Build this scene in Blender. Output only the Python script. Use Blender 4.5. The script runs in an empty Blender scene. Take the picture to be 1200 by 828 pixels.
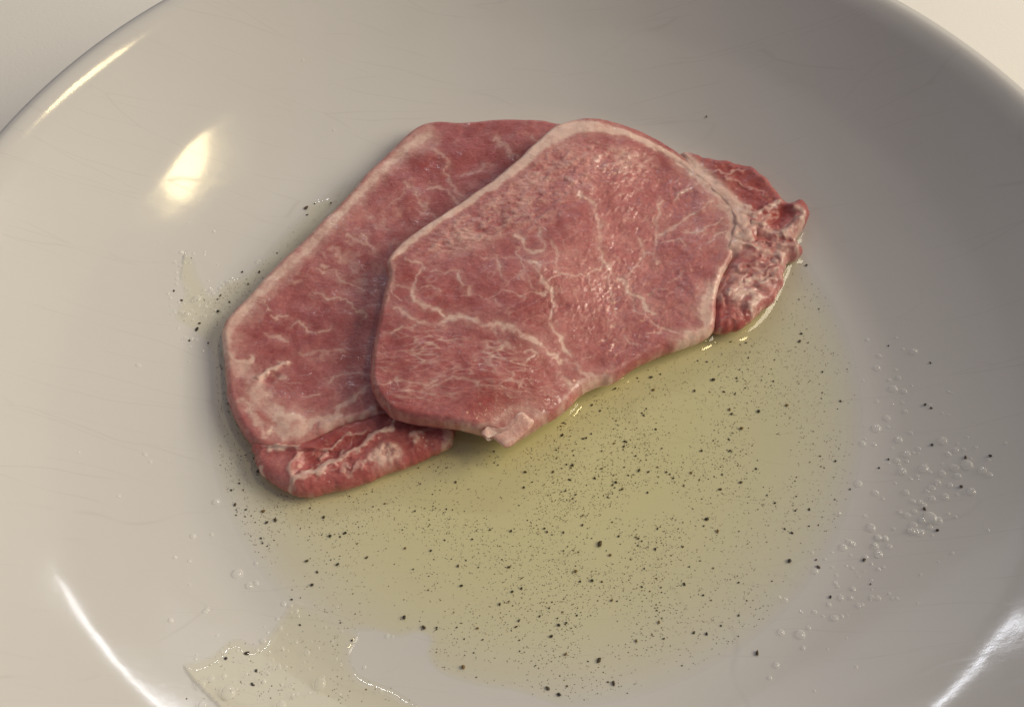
import bpy, math, random
import numpy as np
from mathutils import Vector, Matrix

random.seed(7)
RNG = np.random.default_rng(11)
scene = bpy.context.scene
COL = scene.collection
R = math.radians

# ------------------------------------------------------------------ camera
CAM = np.array([-0.00642, -0.11972, 0.21258])
PITCH, ROLL = 1.03824, 0.01008
PW, PH = 1200.0, 828.0
FPX = PW / 2 / math.tan(R(30))
cF = np.array([0, math.cos(PITCH), -math.sin(PITCH)])
cR0 = np.array([1.0, 0, 0])
cU0 = np.cross(cR0, cF)
cR = math.cos(ROLL) * cR0 + math.sin(ROLL) * cU0
cU = -math.sin(ROLL) * cR0 + math.cos(ROLL) * cU0
cam_d = bpy.data.cameras.new('camera')
cam = bpy.data.objects.new('camera', cam_d)
COL.objects.link(cam)
cam.matrix_world = Matrix(((cR[0], cU[0], -cF[0], CAM[0]), (cR[1], cU[1], -cF[1], CAM[1]),
                           (cR[2], cU[2], -cF[2], CAM[2]), (0, 0, 0, 1)))
cam_d.sensor_width = 36
cam_d.lens = 18 / math.tan(R(30))
cam_d.clip_start = 0.01
cam_d.clip_end = 50
scene.camera = cam

# ------------------------------------------------------------------ room light
world = bpy.data.worlds.new('World')
scene.world = world
world.use_nodes = True
bg = world.node_tree.nodes['Background']
bg.inputs[0].default_value = (0.88, 0.86, 1.0, 1)
bg.inputs[1].default_value = 0.17


def area(name, loc, target, sx, sy, energy, color, shape='RECTANGLE'):
    l = bpy.data.lights.new(name, 'AREA')
    l.shape = shape
    l.size = sx
    if shape in ('RECTANGLE', 'ELLIPSE'):
        l.size_y = sy
    l.energy = energy
    l.color = color
    o = bpy.data.objects.new(name, l)
    COL.objects.link(o)
    o.location = loc
    o.rotation_euler = (Vector(target) - Vector(loc)).to_track_quat('-Z', 'Y').to_euler()
    return o


area('warm_lamp', (1.07, 0.46, 2.20), (0, 0, 0), 0.44, 0.19, 5.6, (1.0, 0.80, 0.42), 'ELLIPSE')
area('side_window', (1.50, 0.25, 0.86), (0, 0, 0), 1.1, 0.9, 27.5, (1.0, 0.90, 0.71))
area('back_window', (0.045, 1.45, 1.04), (0, 0, 0), 1.25, 0.022, 3.6, (0.90, 0.93, 1.0))
area('back_sheen_fill', (-0.10, 1.28, 1.20), (0, 0, 0), 1.0, 0.17, 0.35, (0.90, 0.91, 1.0))  # added soft source for sheen on the meat, not a real window

scene.view_settings.view_transform = 'Standard'
scene.view_settings.look = 'None'
scene.view_settings.exposure = 0.08
scene.view_settings.gamma = 1.0
scene.view_settings.use_curve_mapping = False
scene.render.engine = 'CYCLES'
scene.cycles.max_bounces = 8
scene.cycles.transparent_max_bounces = 16


# ------------------------------------------------------------------ helpers
def unproj(p, z):
    """photo coordinates (in 1200x828) to the point of height z they show"""
    p = np.atleast_2d(np.asarray(p, float))
    z = np.broadcast_to(np.asarray(z, float), (len(p),))
    d = cF[None] + cR[None] * ((p[:, 0] - PW / 2) / FPX)[:, None] - cU[None] * ((p[:, 1] - PH / 2) / FPX)[:, None]
    t = (z - CAM[2]) / d[:, 2]
    return CAM[None, :2] + d[:, :2] * t[:, None]


def project(x, y, z):
    d = np.stack([x, y, z], -1) - CAM
    w = d @ cF
    return PW / 2 + FPX * (d @ cR) / w, PH / 2 - FPX * (d @ cU) / w


def sstep(x, a, b):
    t = np.clip((x - a) / (b - a), 0, 1)
    return t * t * (3 - 2 * t)


# the inside of the dish, height over radius (slope given at knots, integrated)
SR = np.array([0, .030, .060, .080, .090, .098, .1035, .112, .1197, .1240, .135, .1430, .1472, .1495, .1506])
SS = np.array([0, .010, .030, .070, .170, .400, .450, .53, .600, .715, .83, .92, .600, .20, -.30])
_rr = np.linspace(0, .1506, 2001)
_ss = np.interp(_rr, SR, SS)
_zz = np.concatenate([[0], np.cumsum((_ss[1:] + _ss[:-1]) / 2 * np.diff(_rr))])


def bowl_z(r):
    return np.interp(r, _rr, _zz)


def on_bowl(u, v, it=8):
    """point of the dish surface that shows at a photo position"""
    z = 0.003
    for _ in range(it * 3):
        q = unproj((u, v), z)[0]
        z = 0.5 * z + 0.5 * float(bowl_z(math.hypot(q[0], q[1])))
    return float(q[0]), float(q[1]), float(bowl_z(math.hypot(q[0], q[1])))


def link(name, me, mat=None, parent=None):
    o = bpy.data.objects.new(name, me)
    COL.objects.link(o)
    if mat is not None:
        me.materials.append(mat)
    if parent is not None:
        o.parent = parent
    return o


def mesh_np(name, V, quads, tris=None, smooth=True):
    me = bpy.data.meshes.new(name)
    quads = np.asarray(quads, np.int32).reshape(-1, 4)
    tris = np.zeros((0, 3), np.int32) if tris is None else np.asarray(tris, np.int32).reshape(-1, 3)
    nq, nt = len(quads), len(tris)
    me.vertices.add(len(V))
    me.vertices.foreach_set('co', np.ascontiguousarray(V, np.float32).ravel())
    me.loops.add(nq * 4 + nt * 3)
    me.loops.foreach_set('vertex_index', np.concatenate([quads.ravel(), tris.ravel()]).astype(np.int32))
    me.polygons.add(nq + nt)
    st = np.concatenate([np.arange(nq) * 4, nq * 4 + np.arange(nt) * 3]).astype(np.int32)
    me.polygons.foreach_set('loop_start', st)
    me.update(calc_edges=True)
    me.validate()
    me.polygons.foreach_set('use_smooth', np.full(len(me.polygons), smooth))
    return me


def tag(o, label, cat, group=None, kind=None):
    if label:
        o['label'] = label
    if cat:
        o['category'] = cat
    if group:
        o['group'] = group
    if kind:
        o['kind'] = kind
    return o


# ---- node helpers
def new_mat(name):
    m = bpy.data.materials.new(name)
    m.use_nodes = True
    nt = m.node_tree
    b = nt.nodes['Principled BSDF']
    return m, nt, b


def N(nt, t, **kw):
    n = nt.nodes.new(t)
    for k, v in kw.items():
        if k.startswith('i_'):
            n.inputs[int(k[2:])].default_value = v
        else:
            setattr(n, k, v)
    return n


def noise(nt, co, scale, detail=4, rough=.55, dist=0.0):
    n = nt.nodes.new('ShaderNodeTexNoise')
    n.inputs['Scale'].default_value = scale
    n.inputs['Detail'].default_value = detail
    n.inputs['Roughness'].default_value = rough
    n.inputs['Distortion'].default_value = dist
    nt.links.new(co, n.inputs['Vector'])
    return n.outputs['Fac']


def ramp(nt, fac, stops):
    n = nt.nodes.new('ShaderNodeValToRGB')
    el = n.color_ramp.elements
    while len(el) < len(stops):
        el.new(0.5)
    for e, (p, c) in zip(el, stops):
        e.position = p
        e.color = c if len(c) == 4 else (*c, 1)
    nt.links.new(fac, n.inputs[0])
    return n.outputs[0]


def mixc(nt, fac, a, b, mode='MIX'):
    n = nt.nodes.new('ShaderNodeMix')
    n.data_type = 'RGBA'
    n.blend_type = mode
    for s, v in ((n.inputs[0], fac), (n.inputs[6], a), (n.inputs[7], b)):
        if isinstance(v, bpy.types.NodeSocket):
            nt.links.new(v, s)
        elif isinstance(v, (int, float)):
            s.default_value = v
        else:
            s.default_value = (*v, 1) if len(v) == 3 else v
    return n.outputs[2]


def math_n(nt, op, a, b=None, c=None, clamp=False):
    n = nt.nodes.new('ShaderNodeMath')
    n.operation = op
    n.use_clamp = clamp
    for i, v in enumerate((a, b, c)):
        if v is None:
            continue
        if isinstance(v, bpy.types.NodeSocket):
            nt.links.new(v, n.inputs[i])
        else:
            n.inputs[i].default_value = v
    return n.outputs[0]


def bump(nt, h, dist, strength=1.0, prev=None):
    n = nt.nodes.new('ShaderNodeBump')
    n.inputs['Strength'].default_value = strength
    n.inputs['Distance'].default_value = dist
    nt.links.new(h, n.inputs['Height'])
    if prev is not None:
        nt.links.new(prev, n.inputs['Normal'])
    return n.outputs[0]


def objco(nt, scale=None, rot=None):
    t = nt.nodes.new('ShaderNodeTexCoord')
    if scale is None:
        return t.outputs['Object']
    mp = nt.nodes.new('ShaderNodeMapping')
    mp.inputs['Scale'].default_value = scale
    if rot:
        mp.inputs['Rotation'].default_value = rot
    nt.links.new(t.outputs['Object'], mp.inputs['Vector'])
    return mp.outputs[0]


# ------------------------------------------------------------------ materials
def mat_table():
    m, nt, b = new_mat('painted_tabletop')
    co = objco(nt)
    f = noise(nt, co, 9, 5)
    c = ramp(nt, f, [(0.3, (.86, .83, .77)), (0.7, (.90, .87, .81))])
    nt.links.new(c, b.inputs['Base Color'])
    b.inputs['Roughness'].default_value = .5
    nt.links.new(bump(nt, noise(nt, co, 900, 3), .00012, .5), b.inputs['Normal'])
    return m


def mat_glaze():
    m, nt, b = new_mat('white_glaze')
    co = objco(nt)
    # faint cutlery scratches: thin edges of stretched cells, in three directions, broken up
    tot = None
    for k, (ang, sx, sy, th) in enumerate(((.5, 9, 70, .006), (2.2, 12, 85, .006), (1.45, 7, 60, .005))):
        c2 = objco(nt, (sx, sy, 1), (0, 0, ang))
        w = nt.nodes.new('ShaderNodeVectorMath')
        w.operation = 'ADD'
        nn = nt.nodes.new('ShaderNodeTexNoise')
        nn.inputs['Scale'].default_value = 18
        nt.links.new(co, nn.inputs['Vector'])
        sc = nt.nodes.new('ShaderNodeVectorMath')
        sc.operation = 'SCALE'
        sc.inputs['Scale'].default_value = .8
        nt.links.new(nn.outputs['Color'], sc.inputs[0])
        nt.links.new(c2, w.inputs[0])
        nt.links.new(sc.outputs[0], w.inputs[1])
        v = nt.nodes.new('ShaderNodeTexVoronoi')
        v.feature = 'DISTANCE_TO_EDGE'
        v.voronoi_dimensions = '2D'
        v.inputs['Scale'].default_value = 1.0
        nt.links.new(w.outputs[0], v.inputs['Vector'])
        ln = math_n(nt, 'SUBTRACT', 1.0, math_n(nt, 'DIVIDE', v.outputs['Distance'], th * 2.2), clamp=True)
        br = math_n(nt, 'MULTIPLY', math_n(nt, 'SUBTRACT', noise(nt, co, 26 + 9 * k, 3), .47), 7.0, clamp=True)
        s = math_n(nt, 'MULTIPLY', ln, br)
        tot = s if tot is None else math_n(nt, 'MAXIMUM', tot, s)
    scr = math_n(nt, 'MULTIPLY', tot, .16)
    base = ramp(nt, noise(nt, co, 14, 5), [(0.3, (.60, .58, .555)), (0.7, (.63, .61, .585))])
    c = mixc(nt, scr, base, (.33, .30, .28))
    nt.links.new(c, b.inputs['Base Color'])
    b.inputs['Roughness'].default_value = .17
    rg = math_n(nt, 'MULTIPLY_ADD', noise(nt, co, 60, 4), .07, .060)
    nt.links.new(math_n(nt, 'ADD', rg, math_n(nt, 'MULTIPLY', tot, .08)), b.inputs['Roughness'])
    b.inputs['IOR'].default_value = 1.5
    n1 = bump(nt, noise(nt, co, 45, 2), .0003, .30)
    n2 = bump(nt, noise(nt, co, 700, 3), .00003, .22, n1)
    nt.links.new(n2, b.inputs['Normal'])
    return m


def mat_meat():
    m, nt, b = new_mat('raw_pork')
    at = nt.nodes.new('ShaderNodeAttribute')
    at.attribute_name = 'flesh'
    sep = nt.nodes.new('ShaderNodeSeparateColor')
    nt.links.new(at.outputs['Color'], sep.inputs[0])
    fat, tone, wet = sep.outputs[0], sep.outputs[1], sep.outputs[2]
    co = objco(nt)
    fine = noise(nt, co, 900, 5, .65)
    mid = noise(nt, co, 160, 5, .6, .6)
    lean = ramp(nt, tone, [(0.0, (.21, .042, .040)), (.35, (.355, .088, .086)), (.6, (.47, .158, .150)), (1.0, (.64, .31, .265))])
    # bright red of the outer muscle
    at2 = nt.nodes.new('ShaderNodeAttribute')
    at2.attribute_name = 'red'
    lean = mixc(nt, at2.outputs['Fac'], lean, (.36, .042, .030))
    var = ramp(nt, mid, [(.30, (.84, .78, .80)), (.52, (1, 1, 1)), (.75, (1.08, 1.16, 1.14))])
    lean = mixc(nt, 1.0, lean, var, 'MULTIPLY')
    var2 = ramp(nt, fine, [(.32, (.82, .76, .78)), (.52, (1, 1, 1)), (.72, (1.12, 1.28, 1.24))])
    lean = mixc(nt, 1.0, lean, var2, 'MULTIPLY')
    fatc = ramp(nt, mid, [(.3, (.66, .42, .35)), (.7, (.78, .56, .47))])
    f2 = math_n(nt, 'ADD', fat, math_n(nt, 'MULTIPLY', math_n(nt, 'SUBTRACT', fine, .5), math_n(nt, 'MULTIPLY', fat, .55)), clamp=True)
    col = mixc(nt, f2, lean, fatc)
    nt.links.new(col, b.inputs['Base Color'])
    b.inputs['IOR'].default_value = 1.42
    b.inputs['Specular IOR Level'].default_value = .38
    rg = math_n(nt, 'MULTIPLY_ADD', wet, -.26, .52)
    rg = math_n(nt, 'ADD', rg, math_n(nt, 'MULTIPLY', math_n(nt, 'SUBTRACT', noise(nt, co, 320, 3), .5), .30), clamp=True)
    nt.links.new(rg, b.inputs['Roughness'])
    b.inputs['Coat Weight'].default_value = .45
    b.inputs['Coat Roughness'].default_value = .05
    b.inputs['Coat IOR'].default_value = 1.65
    pat = math_n(nt, 'MULTIPLY', math_n(nt, 'SUBTRACT', noise(nt, co, 170, 3, .6, .5), .50), 9.0, clamp=True)
    nt.links.new(math_n(nt, 'MULTIPLY', math_n(nt, 'MULTIPLY_ADD', wet, .9, .0), math_n(nt, 'MULTIPLY_ADD', pat, .70, .34)), b.inputs['Coat Weight'])
    # soft wet relief: fibres, tiny pits
    cf = objco(nt, (420, 1150, 420), (0, 0, .35))
    fib = noise(nt, cf, 1.0, 4, .6, .8)
    n1 = bump(nt, fib, .00022, .55)
    n2 = bump(nt, noise(nt, co, 1500, 4, .6, .5), .00012, .5, n1)
    n3 = bump(nt, noise(nt, co, 420, 3, .6, .4), .00030, .5, n2)
    nt.links.new(n3, b.inputs['Normal'])
    cw = objco(nt, (620, 1150, 620), (0, 0, 1.0))
    cb = bump(nt, noise(nt, cw, 1.0, 1.0, .5, .6), .00042, 1.0)
    cb = bump(nt, noise(nt, co, 260, 1.0, .5, .6), .0008, .9, cb)
    nt.links.new(cb, b.inputs['Coat Normal'])
    at3 = nt.nodes.new('ShaderNodeAttribute')
    at3.attribute_name = 'deep'
    nt.links.new(math_n(nt, 'MULTIPLY', at3.outputs['Fac'], .35), b.inputs['Subsurface Weight'])
    b.inputs['Subsurface Radius'].default_value = (1.0, .30, .22)
    b.inputs['Subsurface Scale'].default_value = .0007
    return m


def clear_liquid(name, tint=None, inner=0.0, rough=.02, density=0, bump_scale=None, ior=1.46):
    m = bpy.data.materials.new(name)
    m.use_nodes = True
    nt = m.node_tree
    for n in list(nt.nodes):
        nt.nodes.remove(n)
    out = nt.nodes.new('ShaderNodeOutputMaterial')
    fr = nt.nodes.new('ShaderNodeFresnel')
    fr.inputs[0].default_value = ior
    tr = nt.nodes.new('ShaderNodeBsdfTransparent')
    if tint:
        tr.inputs[0].default_value = (*tint, 1)
    gl = nt.nodes.new('ShaderNodeBsdfGlossy')
    gl.inputs['Roughness'].default_value = rough
    mx = nt.nodes.new('ShaderNodeMixShader')
    ge = nt.nodes.new('ShaderNodeNewGeometry')
    front = math_n(nt, 'SUBTRACT', 1.0, math_n(nt, 'MULTIPLY', ge.outputs['Backfacing'], 1.0 - inner))
    nt.links.new(math_n(nt, 'MULTIPLY', fr.outputs[0], front), mx.inputs[0])
    nt.links.new(tr.outputs[0], mx.inputs[1])
    nt.links.new(gl.outputs[0], mx.inputs[2])
    nt.links.new(mx.outputs[0], out.inputs['Surface'])
    if bump_scale:
        co = objco(nt)
        nb = bump(nt, noise(nt, co, bump_scale[0], 2), bump_scale[1], 1.0)
        nt.links.new(nb, gl.inputs['Normal'])
        nt.links.new(nb, fr.inputs['Normal'])
    if density:
        va = nt.nodes.new('ShaderNodeVolumeAbsorption')
        va.inputs['Color'].default_value = (.995, .930, 0.12, 1)
        va.inputs['Density'].default_value = density
        nt.links.new(va.outputs[0], out.inputs['Volume'])
    return m


def mat_speck(name, c1, c2):
    m, nt, b = new_mat(name)
    co = objco(nt)
    c = ramp(nt, noise(nt, co, 3000, 3), [(.35, c1), (.65, c2)])
    nt.links.new(c, b.inputs['Base Color'])
    b.inputs['Roughness'].default_value = .6
    return m


M_TABLE, M_GLAZE, M_MEAT = mat_table(), mat_glaze(), mat_meat()
M_OIL = clear_liquid('golden_oil', density=98, rough=.03, bump_scale=(40, .00008))
def mat_bubble():
    m, nt, b = new_mat('frothy_bubble')
    b.inputs['Base Color'].default_value = (.86, .85, .80, 1)
    b.inputs['Roughness'].default_value = .07
    b.inputs['Specular IOR Level'].default_value = 1.0
    b.inputs['IOR'].default_value = 1.8
    tr = nt.nodes.new('ShaderNodeBsdfTransparent')
    lw = nt.nodes.new('ShaderNodeLayerWeight')
    lw.inputs['Blend'].default_value = .5
    ge = nt.nodes.new('ShaderNodeNewGeometry')
    f = math_n(nt, 'MULTIPLY_ADD', math_n(nt, 'POWER', lw.outputs['Facing'], 2.2), 1.1, .13, clamp=True)
    f = math_n(nt, 'MULTIPLY', f, math_n(nt, 'SUBTRACT', 1.0, ge.outputs['Backfacing']))
    mx = nt.nodes.new('ShaderNodeMixShader')
    nt.links.new(f, mx.inputs[0])
    nt.links.new(tr.outputs[0], mx.inputs[1])
    nt.links.new(b.outputs[0], mx.inputs[2])
    nt.links.new(mx.outputs[0], nt.nodes['Material Output'].inputs['Surface'])
    return m


M_DROP = mat_bubble()
M_BLACK = mat_speck('black_pepper', (.014, .011, .009), (.045, .032, .022))
M_BROWN = mat_speck('pepper_husk', (.10, .055, .018), (.24, .145, .05))

M_DARK = mat_speck('dark_brown_pepper', (.035, .022, .010), (.10, .065, .030))

# ------------------------------------------------------------------ table and dish
bpy_me = mesh_np('tabletop', np.array([(-1.5, -1.2, -.0105), (1.5, -1.2, -.0105), (1.5, 1.5, -.0105), (-1.5, 1.5, -.0105),
                                      (-1.5, -1.2, -.04), (1.5, -1.2, -.04), (1.5, 1.5, -.04), (-1.5, 1.5, -.04)]),
                [(0, 1, 2, 3), (7, 6, 5, 4), (0, 4, 5, 1), (1, 5, 6, 2), (2, 6, 7, 3), (3, 7, 4, 0)], smooth=False)
o = link('tabletop', bpy_me, M_TABLE)
tag(o, 'pale cream painted tabletop under the dish', None, kind='structure')


def lathe(name, prof, seg, mat, parent=None):
    prof = np.array(prof)
    th = np.linspace(0, 2 * np.pi, seg, endpoint=False)
    n = len(prof)
    V = np.zeros((n, seg, 3))
    V[..., 0] = prof[:, 0, None] * np.cos(th)
    V[..., 1] = prof[:, 0, None] * np.sin(th)
    V[..., 2] = prof[:, 1, None]
    i = np.arange(n - 1)[:, None] * seg
    j = np.arange(seg)[None]
    j2 = (j + 1) % seg
    q = np.stack([i + j, i + j2, i + seg + j2, i + seg + j], -1).reshape(-1, 4)
    return link(name, mesh_np(name, V.reshape(-1, 3), q), mat, parent)


r_in = np.concatenate([np.linspace(.0002, .064, 16), np.linspace(.0665, .1506, 170)])
prof = [(r, float(bowl_z(r))) for r in r_in]
rim_z = prof[-1][1]
# rounded lip, outer wall and foot ring
a = np.linspace(.25, 1.0, 9)
prof += [(.1506 + .0016 * math.sin(math.pi * t * .98) * .9, rim_z - .0030 * (t - .25) / .75) for t in a]
print('RIM', rim_z, bowl_z(.088), bowl_z(.098))
for r, z in ((.1488, rim_z - .0060), (.141, rim_z - .0125), (.132, .016), (.118, .0065), (.104, -.0010), (.092, -.0045),
             (.084, -.0062), (.0825, -.0100), (.0805, -.0103), (.0785, -.0100), (.077, -.0062), (.040, -.0058), (.0005, -.0056)):
    prof.append((r, z))
dish = lathe('serving_dish', prof, 512, M_GLAZE)
tag(dish, 'wide round off-white ceramic dish with fine scratches holding two slices of raw pork', 'dish')

# ------------------------------------------------------------------ raster maps for the meat
GX0, GX1, GY0, GY1, GS = -.10, .10, -.06, .115, .0002
gx = np.arange(GX0, GX1, GS)
gy = np.arange(GY0, GY1, GS)
NX, NY = len(gx), len(gy)
XX, YY = np.meshgrid(gx, gy)
kx = np.fft.rfftfreq(NX, GS)[None]
ky = np.fft.fftfreq(NY, GS)[:, None]


def blur(a, s):
    return np.fft.irfft2(np.fft.rfft2(a) * np.exp(-2 * (np.pi * s) ** 2 * (kx ** 2 + ky ** 2)), s=(NY, NX))


def grf(s, sy=None, ang=0.0, seed=0):
    """smooth random field: correlation s along ang, sy across, unit variance"""
    sy = s if sy is None else sy
    w = np.random.default_rng(seed).standard_normal((NY, NX))
    ca, sa = math.cos(ang), math.sin(ang)
    ka, kb = kx * ca + ky * sa, -kx * sa + ky * ca
    f = np.fft.irfft2(np.fft.rfft2(w) * np.exp(-2 * np.pi ** 2 * ((s * ka) ** 2 + (sy * kb) ** 2)), s=(NY, NX))
    return f / f.std()


def fbm(s, seed=0, octv=3, sy=None, ang=0):
    o = 0
    for k in range(octv):
        o = o + grf(s / 2 ** k, None if sy is None else sy / 2 ** k, ang, seed + k) * .55 ** k
    return o / o.std()


def net(s, w, seed, sy=None, ang=0):
    """web of thin lines"""
    n = grf(s, sy, ang, seed)
    g = np.exp(-(n / w) ** 2)
    return g


def sample(a, x, y):
    fx = np.clip((x - GX0) / GS, 0, NX - 1.001)
    fy = np.clip((y - GY0) / GS, 0, NY - 1.001)
    i, j = fx.astype(int), fy.astype(int)
    u, v = fx - i, fy - j
    return (a[j, i] * (1 - u) * (1 - v) + a[j, i + 1] * u * (1 - v) + a[j + 1, i] * (1 - u) * v + a[j + 1, i + 1] * u * v)


# jitter of coordinates, so that traced lines meander
JX = grf(.0011, seed=101) * .00026 + grf(.0004, seed=103) * .00015
JY = grf(.0011, seed=102) * .00026 + grf(.0004, seed=104) * .00015


def stroke(layer, pts, w, val=1.0, soft=.5, jit=1.0):
    """soft line of width w (m, may vary along the points) drawn with maximum into a layer"""
    pts = np.asarray(pts, float)
    w = np.broadcast_to(np.asarray(w, float), (len(pts),))
    for a, b, wa, wb in zip(pts[:-1], pts[1:], w[:-1], w[1:]):
        m = max(wa, wb) * 1.6 + .0012
        i0 = int((min(a[0], b[0]) - m - GX0) / GS)
        i1 = int((max(a[0], b[0]) + m - GX0) / GS) + 1
        j0 = int((min(a[1], b[1]) - m - GY0) / GS)
        j1 = int((max(a[1], b[1]) + m - GY0) / GS) + 1
        i0, j0 = max(i0, 0), max(j0, 0)
        i1, j1 = min(i1, NX), min(j1, NY)
        if i1 <= i0 or j1 <= j0:
            continue
        s = (slice(j0, j1), slice(i0, i1))
        X = XX[s] + JX[s] * jit
        Y = YY[s] + JY[s] * jit
        d = b - a
        t = np.clip(((X - a[0]) * d[0] + (Y - a[1]) * d[1]) / (d @ d + 1e-12), 0, 1)
        D = np.hypot(X - a[0] - t * d[0], Y - a[1] - t * d[1])
        h = (wa + (wb - wa) * t) / 2
        v = val * (1 - sstep(D, h * (1 - soft), h * (1 + soft)))
        layer[s] = np.maximum(layer[s], v)


def stroke_add(layer, pts, w, val, soft=.5, jit=1.0):
    t = np.zeros((NY, NX))
    stroke(t, pts, w, val, soft, jit)
    layer += t


def inside(pts, X=None, Y=None):
    X = XX if X is None else X
    Y = YY if Y is None else Y
    r = np.zeros(X.shape, bool)
    n = len(pts)
    for k in range(n):
        x1, y1 = pts[k]
        x2, y2 = pts[(k + 1) % n]
        if y1 == y2:
            continue
        c = ((y1 > Y) != (y2 > Y)) & (X < (x2 - x1) * (Y - y1) / (y2 - y1) + x1)
        r ^= c
    return r


def closed_curve(P, n):
    P = np.asarray(P, float)
    m = len(P)
    out = []
    for i in range(m):
        p0, p1, p2, p3 = P[i - 1], P[i], P[(i + 1) % m], P[(i + 2) % m]
        t = np.linspace(0, 1, 24, endpoint=False)[:, None]
        out.append(.5 * (2 * p1 + (p2 - p0) * t + (2 * p0 - 5 * p1 + 4 * p2 - p3) * t ** 2 + (3 * p1 - p0 - 3 * p2 + p3) * t ** 3))
    C = np.concatenate(out)
    D = np.r_[C, C[:1]]
    s = np.r_[0, np.cumsum(np.hypot(*np.diff(D, axis=0).T))]
    q = np.linspace(0, s[-1], n, endpoint=False)
    return np.stack([np.interp(q, s, D[:, 0]), np.interp(q, s, D[:, 1])], -1)


PX = .000225          # about one photo pixel on the meat, in metres

# heights at which the outlines and veins were read off
def zu(p):            # upper slice: high where it lies on the lower one
    p = np.atleast_2d(np.asarray(p, float))
    a = np.array([600.0, 520.0]); b = np.array([745.0, 150.0])
    n = np.array([b[1] - a[1], -(b[0] - a[0])]); n /= np.linalg.norm(n)
    d = (p - a) @ n      # positive on the left
    t = np.array([600.0, 530.0])
    dt = np.hypot(p[:, 0] - t[0], p[:, 1] - t[1])
    return .0088 + .0058 * sstep(d, -85, 60) * (1 - .62 * (1 - sstep(dt, 0, 75)))


def U(p, dz=0.0):
    return unproj(p, zu(p) + dz)


def L(p, dz=0.0):
    return unproj(p, .0078 + dz)


OUT_U = [(434, 440), (437, 415), (443, 385), (450, 350), (456, 328), (453, 315), (457, 302), (470, 288), (495, 270), (520, 253),
         (545, 237), (575, 217), (605, 192), (630, 168), (650, 152), (675, 144), (700, 144), (725, 149), (750, 159), (775, 171),
         (800, 187), (818, 203), (842, 225), (862, 245), (871, 263), (868, 285), (859, 305), (848, 327), (840, 352), (838, 378),
         (833, 391), (805, 404), (775, 415), (745, 428), (720, 445), (700, 451), (680, 462), (665, 478), (645, 492), (625, 505),
         (609, 515), (593, 523), (578, 512), (560, 506), (530, 500), (500, 497), (470, 490), (455, 484), (442, 470), (435, 455)]
OUT_UC = [(797, 186), (830, 193), (860, 201), (885, 213), (905, 230), (917, 243), (935, 243), (945, 257), (940, 273), (929, 285),
          (938, 299), (925, 307), (918, 320), (907, 345), (895, 365), (879, 381), (862, 389), (847, 390), (832, 384), (815, 360),
          (812, 310), (812, 250), (796, 205)]
OUT_L = [(645, 151), (600, 149), (560, 151), (510, 152), (490, 159), (470, 173), (450, 191), (430, 211), (405, 238), (385, 258),
         (360, 283), (335, 307), (310, 332), (292, 353), (275, 371), (265, 387), (262, 402), (264, 425), (267, 450), (270, 472),
         (279, 498), (292, 520), (310, 533), (335, 533), (355, 527), (380, 514), (405, 502), (440, 494), (480, 480), (560, 440),
         (640, 360), (700, 280), (712, 215), (685, 165)]
OUT_LC = [(296, 523), (299, 538), (306, 555), (318, 568), (335, 577), (357, 581), (385, 576), (420, 567), (450, 556), (480, 544),
          (505, 533), (527, 523), (533, 508), (530, 492), (500, 484), (460, 480), (420, 490), (385, 506), (352, 520), (320, 514)]

Th = .0068
cU_ = closed_curve(unproj(OUT_U, zu(OUT_U) - Th * .42), 1500)
cUC = closed_curve(unproj(OUT_UC, .0050), 900)
cL_ = closed_curve(unproj(OUT_L, .0042), 1400)
cLC = closed_curve(unproj(OUT_LC, .0040), 800)

FLOOR = bowl_z(np.hypot(XX, YY)) - .0004
mL = blur(inside(cL_[::6]).astype(float), .0006)
mLC = blur(inside(cLC[::5]).astype(float), .0006)
mU = blur(inside(cU_[::6]).astype(float), .0006)

LOWTOP = FLOOR + Th + grf(.012, seed=5) * .00035
# what the upper slice rests on
sup = np.maximum(FLOOR, np.where(mL > .5, LOWTOP, FLOOR))
sup = np.maximum(sup, np.where(mLC > .5, FLOOR + Th * .8, FLOOR))
ZU = np.full((NY, NX), .011)
for _ in range(5):
    uu, vv = project(XX, YY, ZU)
    ZU = zu(np.stack([uu.ravel(), vv.ravel()], -1)).reshape(NY, NX)
B_U = np.maximum(blur(ZU, .0015) - Th, FLOOR + .0001)

# ---- flesh maps: fat, tone, wet, red, relief
def new_maps():
    return dict(fat=np.zeros((NY, NX)), tone=np.full((NY, NX), .5), wet=np.full((NY, NX), .5),
                red=np.zeros((NY, NX)), h=np.zeros((NY, NX)))


def region(P, f, soft=.0012):
    return np.clip(blur(inside(closed_curve(f(P), 160)).astype(float), soft), 0, 1)


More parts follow.
